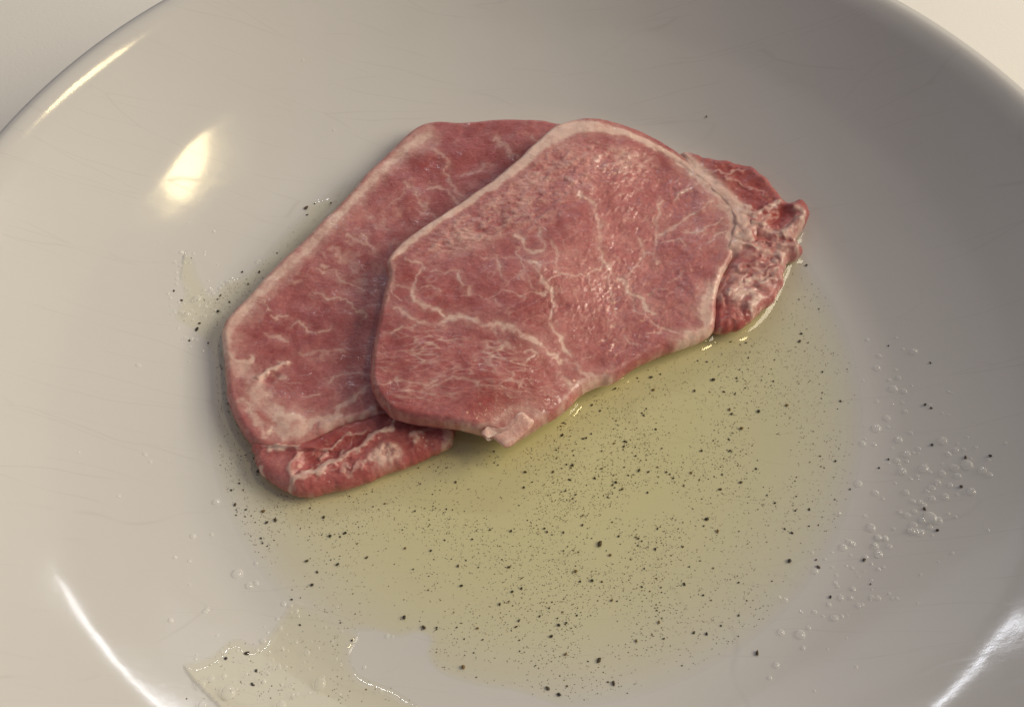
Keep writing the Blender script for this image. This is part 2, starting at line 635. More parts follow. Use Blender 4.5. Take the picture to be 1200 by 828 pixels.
# ================= upper slice
mu = new_maps()
F = mu['fat']
VEINS_U = [  # (width px, strength, points)
    (6, .75, [(463, 361), (479, 368), (489, 377), (503, 379), (518, 381)]),
    (5, .85, [(488, 306), (498, 312), (488, 321), (487, 333), (484, 345), (487, 353), (498, 357), (509, 360), (516, 368), (525, 375)]),
    (4, .6, [(474, 303), (482, 307), (488, 306)]),
    (8, .9, [(516, 379), (527, 374), (538, 368), (552, 373), (565, 378), (582, 379)]),
    (8.5, .95, [(582, 379), (596, 385), (609, 390), (623, 396), (634, 405)]),
    (5, .8, [(634, 405), (642, 414), (649, 417), (654, 425), (665, 425), (673, 426)]),
    (6, .8, [(602, 275), (613, 283), (616, 290), (626, 294), (637, 292)]),
    (6, .7, [(637, 292), (639, 285), (633, 275), (632, 265)]),
    (5, .8, [(624, 305), (632, 311), (631, 319), (635, 328), (641, 334), (648, 341)]),
    (4, .7, [(648, 341), (648, 355), (644, 368), (643, 380)]),
    (6, .85, [(643, 378), (648, 387), (658, 395), (658, 404), (666, 416), (673, 426), (685, 436), (695, 441), (708, 438), (720, 446)]),
    (6, .62, [(678, 226), (691, 236), (697, 248), (702, 262), (704, 277), (703, 290), (710, 302)]),
    (6, .88, [(710, 302), (712, 314), (720, 322), (730, 329), (736, 341), (751, 350), (758, 361), (766, 367)]),
    (3.5, .6, [(773, 235), (771, 245), (768, 260), (768, 280), (766, 298), (769, 310)]),
    (3, .6, [(766, 298), (756, 296), (751, 291), (747, 280)]),
    (2.6, .6, [(756, 296), (749, 306), (742, 317), (733, 326)]),
    (2.4, .9, [(792, 233), (799, 226), (811, 219)]),
    (4.5, .75, [(772, 273), (786, 268), (799, 261), (808, 252), (821, 245), (836, 236)]),
    (3, .7, [(802, 270), (813, 274), (825, 268), (835, 263), (845, 256)]),
    (2.2, .7, [(828, 285), (841, 277), (852, 270)]),
    (3, .7, [(774, 284), (784, 282), (797, 280), (804, 289)]),
    (2.2, .55, [(758, 346), (769, 339), (781, 339), (791, 328), (801, 319)]),
    (3, .65, [(744, 365), (757, 371), (767, 380), (781, 387), (798, 392)]),
    (2.2, .6, [(758, 392), (775, 389)]),
    (2.0, .75, [(639, 329), (654, 324), (670, 322), (690, 323), (702, 316), (710, 307)]),
    (2.0, .75, [(607, 345), (624, 343), (644, 340)]),
    (3.5, .5, [(647, 283), (653, 299), (654, 316), (661, 322)]),
    (3.5, .6, [(573, 275), (579, 299), (585, 309), (587, 324)]),
    (4.5, .75, [(536, 321), (540, 331), (547, 335), (550, 345)]),
    (3, .55, [(604, 294), (611, 304), (618, 321), (624, 333), (629, 341)]),
    (4, .6, [(579, 353), (586, 359)]),
    (5, .7, [(579, 381), (576, 386), (582, 397), (599, 405)]),
    (3, .65, [(614, 410), (624, 409), (631, 415), (619, 421)]),
    (5, .8, [(655, 436), (664, 444), (673, 449), (680, 444), (692, 443)]),
    (9, .55, [(675, 450), (666, 464), (655, 480)]),
    (2, .7, [(457, 340), (470, 349)]),
    (6, .45, [(464, 334), (482, 334)]),
    (2.4, .9, [(460, 389), (471, 382), (484, 381)]),
    (4, .55, [(466, 441), (481, 448), (494, 449), (514, 443)]),
    (3.4, .5, [(467, 444), (470, 457), (489, 460), (511, 461)]),
    (3.4, .5, [(497, 453), (525, 445), (538, 443), (558, 448)]),
    (3, .45, [(436, 446), (446, 447), (460, 444)]),
    (3, .5, [(444, 415), (452, 414)]),
    (2.2, .5, [(711, 318), (714, 333), (717, 345), (722, 360), (724, 372)]),
    (2.2, .4, [(745, 365), (742, 355), (738, 345)]),
    (2, .45, [(689, 323), (691, 335), (690, 342)]),
    (2, .45, [(705, 400), (713, 393), (720, 382)]),
    (2.2, .5, [(731, 394), (738, 401), (745, 402)]),
    (2, .5, [(680, 426), (687, 421), (691, 417)]),
    (2, .5, [(540, 346), (560, 344), (575, 349), (590, 341), (607, 345)]),
    (2, .45, [(556, 300), (575, 303), (600, 301), (620, 303)]),
    (2, .5, [(505, 316), (525, 319), (540, 318)]),
    (2, .5, [(486, 337), (505, 336), (515, 341)]),
]
for w, s, P in VEINS_U:
    W_ = np.full(len(P), w * PX) * RNG.uniform(.75, 1.2, len(P))
    stroke(F, U(P), W_ * .9, s * .95, .75, 1.2)
    stroke(F, U(P), W_ * 2.4, s * .28, .95, 1.5)

F *= np.clip(1 + .30 * fbm(.0009, 30), .25, 1.15)
lobe = region([(438, 440), (446, 392), (480, 384), (530, 385), (575, 392), (620, 415), (655, 440), (655, 470), (610, 470), (560, 455),
               (500, 470), (455, 470)], U, .002)
low = region([(438, 470), (440, 450), (500, 455), (560, 462), (610, 470), (650, 480), (600, 520), (500, 500)], U, .002)
fib = net(.0016, .30, 31, .00042, .03) * .6 + net(.0020, .30, 32, .00055, -.25) * .5
fib *= np.clip(.55 + .5 * fbm(.004, 33), 0, 1.3)
F[:] = np.maximum(F, np.clip(fib, 0, 1) * lobe * .88)
F[:] = np.maximum(F, np.clip(net(.0018, .22, 36, .0007, .1), 0, 1) * low * .30 * np.clip(.4 + .6 * fbm(.004, 37), 0, 1))
# web of finer marbling over the middle
midr = region([(480, 300), (560, 250), (640, 240), (700, 300), (690, 380), (650, 430), (560, 372), (500, 350)], U, .003)
web = net(.0013, .20, 41, .0009, .6) * np.clip(.35 + .6 * fbm(.003, 42), 0, 1)
F[:] = np.maximum(F, web * midr * .32)
rightr = region([(700, 190), (790, 200), (850, 260), (840, 330), (800, 390), (720, 430), (680, 400), (690, 300)], U, .003)
web2 = net(.0022, .12, 43, .0012, .9) * np.clip(.1 + .55 * fbm(.003, 44), 0, 1)
F[:] = np.maximum(F, web2 * rightr * .28)
# wrinkled strip under the fat edge, its pale sheen painted into fat and tone
painted_sheen = region([(482, 300), (540, 250), (600, 212), (650, 172), (700, 165), (760, 182), (776, 205), (745, 218), (700, 222), (665, 245),
                (640, 265), (600, 272), (560, 290), (510, 303)], U, .0018)
wr = fbm(.0007, 51, 3, .00042, .25)
F[:] = np.maximum(F, painted_sheen * np.clip(.17 + .15 * wr + .12 * fbm(.005, 55), 0, .55))
mu['h'] += painted_sheen * (wr * .000085 + fbm(.0018, 54, 2, .0010, .55) * .00011)
mu['h'] += lobe * (fib - .4) * .00008
# fat edge along the back
rimP = [(456, 306), (470, 290), (495, 272), (520, 255), (545, 239), (575, 219), (605, 195), (630, 171), (652, 156), (675, 149), (700, 149),
        (725, 154), (750, 163), (775, 175), (800, 190), (815, 202)]
rimW = np.array([5, 10, 12, 11, 12, 17, 21, 26, 30, 25, 19, 14, 11, 9, 8, 9]) * PX * 1.0
stroke(F, U(rimP), rimW, .95, .42, .7)
stroke(F, U(rimP), rimW * 1.5, .35, .9, 1.2)
SPU = np.zeros((NY, NX))
stroke(SPU, U(rimP), rimW * .86, 1.0, .1, .5)
stroke_add(mu['h'], U(rimP), rimW * .9, .00025, .6, 0)
# seam of fat towards the outer muscle, and fat at its lower end
SEAM = [((15, .85), [(800, 192), (813, 203), (825, 214), (836, 225), (850, 235), (862, 246)]),
        ((22, .85), [(848, 238), (858, 252), (864, 262), (861, 280), (862, 290)]),
        ((9, .9), [(865, 288), (856, 305), (846, 321), (837, 338)]),
        ((15, .92), [(836, 336), (830, 350), (827, 365), (830, 380)]),
        ((13, .92), [(835, 384), (820, 389), (808, 394), (797, 401)]),
        ((4, .35), [(797, 403), (775, 412), (752, 424)]),
        ((14, .8), [(718, 443), (705, 444), (690, 450)]),
        ((8, .5), [(548, 499), (570, 500), (588, 488), (606, 476), (630, 486), (640, 492)]),
        ((5, .3), [(440, 455), (447, 470), (462, 485), (490, 494), (530, 498)]),
        ((7, .2), [(441, 390), (437, 420), (436, 445)]),
        ((12, .35), [(458, 305), (456, 330), (449, 355)])]
for (w, s), P in SEAM:
    stroke(F, U(P), w * PX, s, .45, 1.6)
    stroke(F, U(P), w * 1.8 * PX, s * .45, .8, 1.6)
F[:] = np.clip(F * np.clip(1 + .13 * fbm(.0006, 61), .3, 1.4), 0, 1)
F[:] = np.maximum(F, np.clip(net(.0009, .16, 62, .0006), 0, 1) * .22 * np.clip(fbm(.002, 63), 0, 1))

F[:] = np.maximum(F, .55 * region([(548, 502), (570, 494), (585, 480), (612, 468), (640, 486), (615, 512), (594, 526), (570, 512)], U, .0016) * np.clip(.8 + .25 * fbm(.0012, 73), 0, 1.2))
mu['tone'] += .045 * fbm(.006, 71) + .03 * fbm(.0012, 72)
mu['tone'] += .16 * painted_sheen - .02
mu['tone'] += .10 * region([(640, 300), (700, 240), (800, 215), (850, 260), (830, 340), (760, 410), (690, 420)], U, .004)
mu['tone'] -= .14 * region([(540, 470), (580, 455), (610, 470), (600, 495), (560, 492)], U, .0022)
mu['red'] += .35 * region([(545, 470), (585, 460), (608, 475), (590, 496), (560, 490)], U, .002)
mu['red'] += .22 * region([(485, 320), (530, 325), (550, 345), (520, 362), (490, 345)], U, .0015)
mu['red'] += .22 * region([(462, 322), (470, 310), (490, 316), (478, 330)], U, .0010) + .3 * region([(466, 336), (480, 337), (478, 347), (466, 344)], U, .0006)
mu['red'] += .3 * region([(490, 362), (508, 364), (513, 373), (495, 374)], U, .0007)
mu['red'] += .10 * lobe
mu['wet'] += .35 * rightr + .15 * painted_sheen + .2 * low + .1
mu['h'] += fbm(.0035, 81, 3) * .00014 - F * .00003
mu['h'] += rightr * fbm(.0006, 83, 2, .0003, 1.1) * .00003
glint = region([(640, 300), (690, 240), (760, 220), (820, 200), (805, 250), (750, 310), (710, 370), (660, 400), (630, 370)], U, .0025)
glint = glint * np.clip(.35 + .8 * fbm(.0022, 85), 0, 1.2)
mu['h'] += glint * fbm(.00055, 86, 2, .00038, 1.3) * .000045
mu['wet'] = np.clip(mu['wet'] + .5 * glint, 0, 1)

# ================= lower slice
ml = new_maps()
F = ml['fat']
VEINS_SHEEN_L = [
    (6, .6, [(409, 275), (420, 281), (427, 285), (441, 287)]), (5, .55, [(428, 273), (430, 284)]), (6, .5, [(388, 292), (402, 299)]),
    (4, .55, [(377, 312), (397, 321), (410, 329), (427, 338)]), (7, .35, [(334, 324), (352, 330)]),
    (4, .6, [(370, 341), (384, 348), (402, 348), (412, 358), (429, 368)]), (3, .7, [(318, 368), (335, 371)]), (3, .55, [(305, 355), (316, 362)]),
    (3, .65, [(338, 380), (350, 377), (355, 382), (368, 388)]), (4, .5, [(372, 386), (385, 386)]), (5, .5, [(314, 390), (323, 395), (333, 401)]),
    (6, .4, [(351, 416), (368, 412), (385, 411), (400, 409)]), (3, .55, [(387, 448), (397, 438), (405, 435), (419, 436), (430, 441)]),  # the first stroke is a streak of sheen, painted as pale fat
    (3, .6, [(358, 464), (370, 462)]), (3, .4, [(360, 283), (372, 290), (380, 300)]),
    (5, .45, [(480, 212), (490, 228), (500, 240)]), (5, .5, [(503, 222), (512, 216), (530, 226), (540, 240)]), (8, .45, [(507, 175), (516, 182), (522, 195)]),
    (5, .45, [(582, 162), (592, 176), (606, 186)]), (5, .4, [(520, 200), (534, 218), (543, 231)]), (4, .4, [(490, 245), (505, 250), (515, 262)]),
    (4, .35, [(455, 240), (470, 232), (478, 218)]), (5, .35, [(543, 205), (560, 198), (575, 190)]), (4, .4, [(622, 160), (630, 168)]),
]
for w, s, P in VEINS_SHEEN_L:
    W_ = np.full(len(P), w * PX) * RNG.uniform(.7, 1.25, len(P))
    stroke(F, L(P), W_, s, .7, 2.0)
    stroke(F, L(P), W_ * 2.6, s * .3, .9, 2.0)
webl = net(.0020, .14, 143, .0010, -.5) * np.clip(.1 + .6 * fbm(.0035, 144), 0, 1)
F[:] = np.maximum(F, webl * .28)
cloud = region([(395, 270), (430, 240), (480, 250), (470, 280), (440, 330), (400, 340), (380, 310)], L, .003)
F[:] = np.maximum(F, cloud * np.clip(.08 + .18 * fbm(.0010, 145), 0, .5))
rimL = [(262, 404), (268, 388), (280, 371), (296, 352), (314, 334), (338, 311), (362, 288), (388, 262), (407, 243), (432, 216),
        (452, 196), (472, 178), (490, 166), (503, 160)]
rimLW = np.array([30, 28, 26, 24, 25, 25, 25, 25, 25, 23, 22, 24, 30, 24]) * PX
stroke(F, L(rimL), rimLW * .60, .85, .6, .9)
SPL = np.zeros((NY, NX))
stroke(SPL, L(rimL), rimLW * .72, 1.0, .1, .8)
stroke(F, L(rimL), rimLW * 1.3, .42, .7, 2)
SEAML = [((24, .6), [(266, 410), (268, 422), (275, 430), (288, 436)]),
         ((9, .85), [(263, 411), (275, 417), (290, 423)]),
         ((7, .9), [(297, 443), (307, 438), (322, 431), (332, 426)]), ((6, .85), [(322, 443), (334, 443)]),
         ((22, .68), [(297, 440), (297, 456), (306, 470), (318, 480), (333, 490)]),
         ((24, .92), [(330, 492), (342, 494), (350, 500)]),
         ((14, .85), [(318, 505), (335, 508), (352, 505), (364, 498)]),
         ((11, .8), [(350, 500), (365, 495), (379, 490), (390, 484)]),
         ((6, .7), [(388, 486), (399, 475), (412, 463), (428, 453)]),
         ((8, .75), [(382, 502), (390, 490), (410, 489), (437, 480)]),
         ((9, .55), [(283, 466), (293, 480), (303, 497), (312, 512)]),
         ((5, .8), [(284, 467), (294, 476), (300, 490)])]
for (w, s), P in SEAML:
    stroke(F, L(P), w * PX, s, .45, 2)
    stroke(F, L(P), w * 1.8 * PX, s * .4, .8, 2)
F[:] *= 1 - .9 * region([(307, 443), (313, 448), (322, 443), (328, 438), (318, 438)], L, .0004)
F[:] *= 1 - .6 * region([(298, 475), (308, 480), (312, 492), (302, 490)], L, .0006)
F[:] = np.clip(F * np.clip(1 + .15 * fbm(.0006, 161), .3, 1.4), 0, 1)
F[:] = np.maximum(F, np.clip(net(.0010, .14, 162, .0006), 0, 1) * .2 * np.clip(fbm(.002, 163), 0, 1))
ml['tone'] += .045 * fbm(.007, 171) + .03 * fbm(.0012, 172)
ml['tone'] += .02 - .10 * region([(450, 215), (490, 175), (560, 150), (650, 150), (640, 180), (560, 240), (480, 260)], L, .004)
ml['red'] += .20 * region([(450, 215), (490, 175), (560, 150), (650, 150), (620, 190), (520, 235), (470, 250)], L, .004)
ml['red'] += .25 * region([(300, 478), (309, 482), (312, 492), (303, 490)], L, .0006)
ml['tone'] += .16 * region([(262, 420), (275, 428), (285, 470), (300, 520), (285, 510), (266, 460)], L, .0015)
ml['wet'] += .30
ml['h'] += fbm(.004, 181, 3) * .00016
stroke_add(ml['h'], L([(300, 441), (322, 431), (332, 426)]), 6 * PX, .0005, .7)
stroke_add(ml['h'], L([(378, 505), (392, 491), (412, 489), (440, 481)]), 10 * PX, .0006, .7)
ml['h'] -= .0007 * region([(307, 443), (313, 448), (322, 443), (328, 438), (318, 438)], L, .0005)
ml['h'] += .0006 * region([(325, 484), (350, 485), (356, 503), (335, 506)], L, .0010)

# ================= outer muscle of the upper slice (ragged, folded)
muc = new_maps()
C1 = lambda p: unproj(p, .0078)
F = muc['fat']
FOLDS = [  # width px, fat, height mm, points
    (7, .75, .5, [(858, 290), (868, 288), (880, 290), (893, 296), (905, 305)]),
    (6, .7, .6, [(866, 318), (880, 312), (892, 304), (910, 302), (918, 308)]),
    (5, .7, .4, [(862, 333), (872, 322), (885, 318), (900, 312)]),
    (7, .75, .6, [(852, 345), (866, 336), (880, 330), (895, 322), (908, 318)]),
    (13, .95, .7, [(862, 350), (876, 346), (886, 352), (880, 363)]),
    (8, .8, .5, [(890, 335), (902, 328), (912, 318)]),
    (6, .85, .7, [(882, 262), (895, 266), (908, 270), (915, 280), (928, 282)]),
    (9, .85, .6, [(905, 277), (915, 276), (922, 265), (930, 258), (940, 262)]),
    (7, .8, .6, [(915, 292), (926, 288), (937, 298)]),
    (7, .7, .4, [(870, 250), (885, 253), (898, 246), (910, 240)]),
    (5, .6, .3, [(876, 272), (890, 262), (905, 255)]),
    (8, .8, .4, [(926, 246), (936, 250), (941, 262), (936, 274)]),
    (4, .5, .2, [(850, 212), (868, 218), (880, 226), (895, 232)]),
    (4, .45, .2, [(830, 203), (850, 208), (866, 207)]),
    (10, .9, .3, [(838, 226), (852, 234), (870, 244), (884, 254)]),
    (6, .6, .3, [(845, 325), (842, 345), (846, 358)]),
    (3, .4, .2, [(845, 378), (856, 372), (868, 374)]),
    (3.5, .55, .2, [(852, 369), (862, 364), (868, 370)]),
    (11, .75, .5, [(862, 275), (872, 282), (870, 262)]),
    (3, .6, .5, [(886, 285), (896, 284), (903, 290)]),
]
for w, s, h, P in FOLDS:
    stroke(F, C1(P), w * PX, s, .5, 2.2)
    stroke(muc['h'], C1(P), w * 1.5 * PX, h * .0011, .95, 1.0)
F[:] = np.maximum(F, .38 * region([(850, 262), (905, 252), (930, 262), (925, 300), (905, 330), (880, 365), (850, 352), (856, 300)], C1, .001)
                  * np.clip(.8 + .5 * fbm(.0012, 241), 0, 1.5))
F[:] = np.maximum(F, net(.0020, .16, 242, .0008, -.6) * .2 * np.clip(.2 + .6 * fbm(.002, 243), 0, 1))
F[:] = np.clip(F * (1 + .25 * fbm(.0005, 244)), 0, 1)
frill = region([(875, 255), (910, 235), (950, 240), (950, 310), (915, 330), (880, 370), (850, 350), (856, 290)], C1, .001)
muc['h'] += frill * (np.abs(fbm(.0024, 245, 2, .0012, .35)) * .00030 - .0002)
dk = region([(906, 249), (920, 246), (930, 256), (925, 266), (910, 272), (898, 268)], C1, .0006)
F[:] *= 1 - .95 * dk
muc['h'] -= dk * .0010
for P in ([(848, 318), (856, 318), (850, 345), (842, 350)], [(858, 298), (874, 296), (868, 306), (857, 308)],
          [(866, 312), (900, 300), (908, 306), (885, 314), (870, 320)], [(838, 352), (856, 358), (880, 368), (872, 385), (845, 386)],
          [(880, 276), (896, 277), (904, 284), (890, 287)], [(918, 280), (930, 285), (922, 290)]):
    rg_ = region(P, C1, .0007)
    F[:] *= 1 - .7 * rg_
    muc['h'] -= rg_ * .0006
    muc['red'] += .40 * rg_
nearm = np.clip(blur(inside(cU_[::6]).astype(float), .0013) * 2.2, 0, 1)
F[:] = np.maximum(F, .9 * nearm * region([(780, 170), (860, 200), (905, 235), (905, 300), (860, 300), (800, 250)], C1, .0012))
muc['red'] += .12 + .55 * region([(800, 185), (860, 200), (905, 230), (925, 258), (900, 262), (860, 245), (825, 215)], C1, .0012) + .3 * dk
muc['tone'] += .10 + .05 * fbm(.003, 246)
muc['wet'] += .15
# lower where it passes under the main muscle
_near = np.zeros((NY, NX))
stroke(_near, np.r_[cU_[::6], cU_[:1]], .0068, 1.0, .1, 0)
_fill = region([(780, 160), (860, 190), (900, 230), (885, 290), (862, 300), (840, 300), (800, 260)], C1, .0010)
_in = inside(cU_[::6]).astype(float)
muc['h'] -= .0010 * blur(_in * (1 - _near), .0004) + .0016 * blur(_in, .0005) * (1 - _fill)
muc['h'] += fbm(.0025, 247, 3) * .00022

# ================= side muscle of the lower slice
mlc = new_maps()
C2 = lambda p: unproj(p, .0072)
F = mlc['fat']
FOLDS2 = [
    (9, .85, .9, [(345, 566), (355, 560), (366, 552), (388, 542)]), (7, .8, .9, [(388, 542), (411, 528), (431, 515), (450, 502), (465, 491)]),
    (4, .6, .6, [(377, 534), (392, 519), (416, 507), (431, 501)]), (6, .6, .5, [(342, 566), (344, 548), (347, 534)]),
    (8, .75, .5, [(316, 524), (330, 524), (346, 524)]), (5, .8, .4, [(300, 549), (308, 558), (316, 563)]),
    (8, .85, .5, [(481, 511), (488, 508), (487, 514)]), (3, .35, .2, [(375, 545), (385, 527)]),
    (4, .5, .2, [(398, 553), (400, 543), (408, 546)]), (4, .5, .2, [(412, 552), (418, 543)]), (5, .55, .2, [(424, 549), (420, 540), (428, 536)]),
    (3, .5, .2, [(447, 551), (462, 546)]), (9, .55, .3, [(505, 492), (524, 497), (529, 510), (520, 522)]), (3, .5, 0, [(533, 496), (531, 510), (526, 520)]),
]
for w, s, h, P in FOLDS2:
    stroke(F, C2(P), w * PX, s, .5, 2.2)
    stroke(mlc['h'], C2(P), w * 1.4 * PX, h * .0010, .95, 1.0)
patch = region([(431, 534), (440, 524), (452, 518), (466, 521), (470, 530), (462, 541), (447, 547), (436, 548)], C2, .0005)
F[:] = np.maximum(F, patch * np.clip(.85 + .3 * fbm(.0006, 251), 0, 1))
mlc['h'] += patch * (.0003 + .00012 * fbm(.0007, 252))
F[:] = np.maximum(F, net(.0012, .2, 253, .0005, .5) * .35 * np.clip(.1 + .6 * fbm(.002, 254), 0, 1))
F[:] = np.clip(F * (1 + .2 * fbm(.0005, 255)), 0, 1)
bul = region([(298, 528), (318, 526), (340, 532), (344, 560), (335, 577), (310, 563)], C2, .0012)
mlc['tone'] += .10 * bul + .05 * fbm(.003, 256)
mlc['red'] += .30 - .30 * bul - .2 * region([(500, 490), (533, 492), (533, 512), (505, 530)], C2, .001)
gro = region([(352, 540), (372, 530), (390, 515), (420, 503), (455, 492), (448, 500), (415, 522), (385, 540), (362, 552)], C2, .0008)
mlc['h'] -= gro * .0012
mlc['red'] += .15 * gro
mlc['wet'] += .15
mlc['h'] += fbm(.003, 257, 3) * .00022


# ------------------------------------------------------------------ building a slab of flesh
def slab(name, C, centre, base, thick, maps, w=.0027, nr=230, mat=M_MEAT, parent=None, jag=0.0, seed=0, split=None):
    n = len(C)
    C = C.copy()
    # ragged outline
    tx = np.roll(C, -3, 0) - np.roll(C, 3, 0)
    nr_in = np.stack([-tx[:, 1], tx[:, 0]], -1)
    nr_in /= np.linalg.norm(nr_in, axis=1)[:, None]
    area2 = np.sum(C[:, 0] * np.roll(C[:, 1], -1) - np.roll(C[:, 0], -1) * C[:, 1])
    if area2 < 0:
        nr_in = -nr_in
    rg = np.random.default_rng(500 + seed)
    f = np.fft.rfftfreq(n, 1.0 / n)
    jj = 0
    for lam, amp in ((60, 1.0), (22, .5), (9, .25)):
        wv = np.fft.irfft(np.fft.rfft(rg.standard_normal(n)) * np.exp(-(f * lam / n) ** 2 * 2), n)
        jj = jj + wv / wv.std() * amp
    C += nr_in * (jj * (.00014 + jag))[:, None]
    # smoothed normals
    k = np.exp(-.5 * (np.arange(-30, 31) / 12.0) ** 2)
    k /= k.sum()
    ns = np.stack([np.convolve(np.r_[nr_in[-30:, i], nr_in[:, i], nr_in[:30, i]], k, 'valid') for i in (0, 1)], -1)
    ns /= np.linalg.norm(ns, axis=1)[:, None]
    phi = np.r_[np.linspace(-90, 60, 12), np.linspace(66, 90, 5)] * np.pi / 180
    cen = np.asarray(centre)
    rings, zmode = [], []
    for rb in (.12, .5, .85):
        inn = C + ns * w
        rings.append(cen + (inn - cen) * rb)
        zmode.append(-1.0)
    for p in phi:
        rings.append(C + ns * (w * (1 - math.cos(p))))
        zmode.append(math.sin(p))
    inn = C + ns * w
    rr = 1 - (np.arange(1, nr + 1) / nr) ** 1.0
    rr = np.maximum(rr, .002)
    for r in rr:
        rings.append(cen + (inn - cen) * r)
        zmode.append(1.0)
    P = np.array(rings)
    zm = np.array(zmode)[:, None]
    x, y = P[..., 0], P[..., 1]
    b = sample(base, x, y)
    hgt = sample(maps['h'], x, y)
    th = thick if np.isscalar(thick) else sample(thick, x, y)
    # the top sinks a little towards the edge
    z = b + th / 2 * (1 + zm) + hgt * np.clip(zm, 0, 1)
    V = np.stack([x, y, z], -1).reshape(-1, 3)
    m = len(rings)
    i = np.arange(m - 1)[:, None] * n
    j = np.arange(n)[None]
    j2 = (j + 1) % n
    if area2 > 0:
        q = np.stack([i + j, i + j2, i + n + j2, i + n + j], -1).reshape(-1, 4)
    else:
        q = np.stack([i + j2, i + j, i + n + j, i + n + j2], -1).reshape(-1, 4)
    me = mesh_np(name, V, q)
    # flip check: the top ring should look up
    fx, fy = x.ravel(), y.ravel()
    colr = np.ones((len(V), 4), np.float32)
    colr[:, 0] = np.clip(sample(maps['fat'], fx, fy), 0, 1)
    colr[:, 1] = np.clip(sample(maps['tone'], fx, fy), 0, 1)
    colr[:, 2] = np.clip(sample(maps['wet'], fx, fy), 0, 1)
    redv = np.clip(sample(maps['red'], fx, fy), 0, 1).astype(np.float32)
    sub = np.ones(len(V), np.float32)

    def attrs(me, ids):
        at = me.attributes.new('flesh', 'FLOAT_COLOR', 'POINT')
        at.data.foreach_set('color', np.ascontiguousarray(colr[ids]).ravel())
        ar = me.attributes.new('red', 'FLOAT', 'POINT')
        ar.data.foreach_set('value', np.ascontiguousarray(redv[ids]))
        ar = me.attributes.new('deep', 'FLOAT', 'POINT')
        ar.data.foreach_set('value', np.ascontiguousarray(sub[ids]))

    if split is None:
        attrs(me, np.arange(len(V)))
        return link(name, me, mat, parent)
    # the fat edge is a part of its own: same surface, cut along the fat, normals kept
    nm = np.zeros(len(V) * 3, np.float32)
    me.vertex_normals.foreach_get('vector', nm)
    nm = nm.reshape(-1, 3)
    sv = sample(split, fx, fy)
    sub[:] = 1 - np.clip(sample(blur((split > .5).astype(float), .0009), fx, fy) * 2.5, 0, 1)
    fm = sv[q].mean(1) > .5
    bpy.data.meshes.remove(me)
    objs = []
    for part, nme in ((~fm, name), (fm, 'fat_edge')):
        qq = q[part]
        ids, inv = np.unique(qq, return_inverse=True)
        m2 = mesh_np(nme, V[ids], inv.reshape(-1, 4))
        attrs(m2, ids)
        m2.normals_split_custom_set_from_vertices(nm[ids])
        objs.append(link(nme, m2, mat, parent if nme == name else objs[0]))
    return objs[0]


cen = lambda p, z: unproj(p, z)[0]
up = slab('pork_slice', cU_, cen((650, 320), .012), B_U, Th, mu, w=.0020, nr=260, seed=1, split=SPU)
tag(up, 'upper raw pork slice with a pale fat edge, lying across the other slice', 'meat slice', 'raw pork slices in the dish')
slab('outer_muscle', cUC, cen((874, 300), .005), B_U, Th + .00012, muc, w=.0028, nr=110, parent=up, jag=.00022, seed=2)
lo = slab('pork_slice', cL_, cen((450, 340), .004), FLOOR, Th, ml, w=.0024, nr=230, seed=3, split=SPL)
tag(lo, 'lower raw pork slice, partly covered, with its left half showing in the oil', 'meat slice', 'raw pork slices in the dish')
slab('side_muscle', cLC, cen((412, 532), .004), FLOOR, .0066, mlc, w=.0034, nr=90, parent=lo, jag=.0001, seed=4)

# the loose flap of fat at the front tip of the upper slice
mf = new_maps()
mf['fat'] += .50 + .16 * fbm(.0015, 301)
stroke(mf['fat'], U([(590, 493), (604, 485), (614, 486), (625, 494)]), 7 * PX, .95, .8)
stroke(mf['fat'], U([(578, 514), (593, 521), (606, 514)]), 5 * PX, .9, .8)
mf['tone'] += .2
mf['wet'] += .3
mf['h'] += fbm(.002, 302) * .00008
FL = [(562, 507), (574, 505), (585, 499), (594, 491), (603, 484), (611, 483), (620, 488), (626, 494), (620, 504), (608, 515), (594, 524), (584, 518), (573, 511)]
cFL = closed_curve(unproj(FL, zu(FL) - .0005), 260)
slab('fat_flap', cFL, cFL.mean(0), B_U + Th - .0017, .0019, mf, w=.0016, nr=36, parent=up, jag=.00006, seed=5)

# ------------------------------------------------------------------ oil
Z0 = .0026
OG = .0004
ox = np.arange(-.1, .1001, OG)
oy = np.arange(-.1, .1001, OG)
OX, OY = np.meshgrid(ox, oy)
OB = bowl_z(np.hypot(OX, OY))


def pline_dist(X, Y, pts, lim):
    D = np.full(X.shape, lim)
    for a, b in zip(pts[:-1], pts[1:]):
        i0 = np.searchsorted(ox, min(a[0], b[0]) - lim)
        i1 = np.searchsorted(ox, max(a[0], b[0]) + lim)
        j0 = np.searchsorted(oy, min(a[1], b[1]) - lim)
        j1 = np.searchsorted(oy, max(a[1], b[1]) + lim)
        s = (slice(j0, j1), slice(i0, i1))
        d = b - a
        t = np.clip(((X[s] - a[0]) * d[0] + (Y[s] - a[1]) * d[1]) / (d @ d + 1e-14), 0, 1)
        D[s] = np.minimum(D[s], np.hypot(X[s] - a[0] - t * d[0], Y[s] - a[1] - t * d[1]))
    return D


def closed(C):
    return np.r_[C, C[:1]]


dm = np.full(OX.shape, .008)
for c in (cU_[::8], cUC[::6], cL_[::8], cLC[::6]):
    if c is cU_:
        pass
    dm = np.minimum(dm, pline_dist(OX, OY, closed(c), .008))
OH = Z0 + .0011 * np.exp(-dm / .0011) * sstep(.0075 - dm, 0, .003)
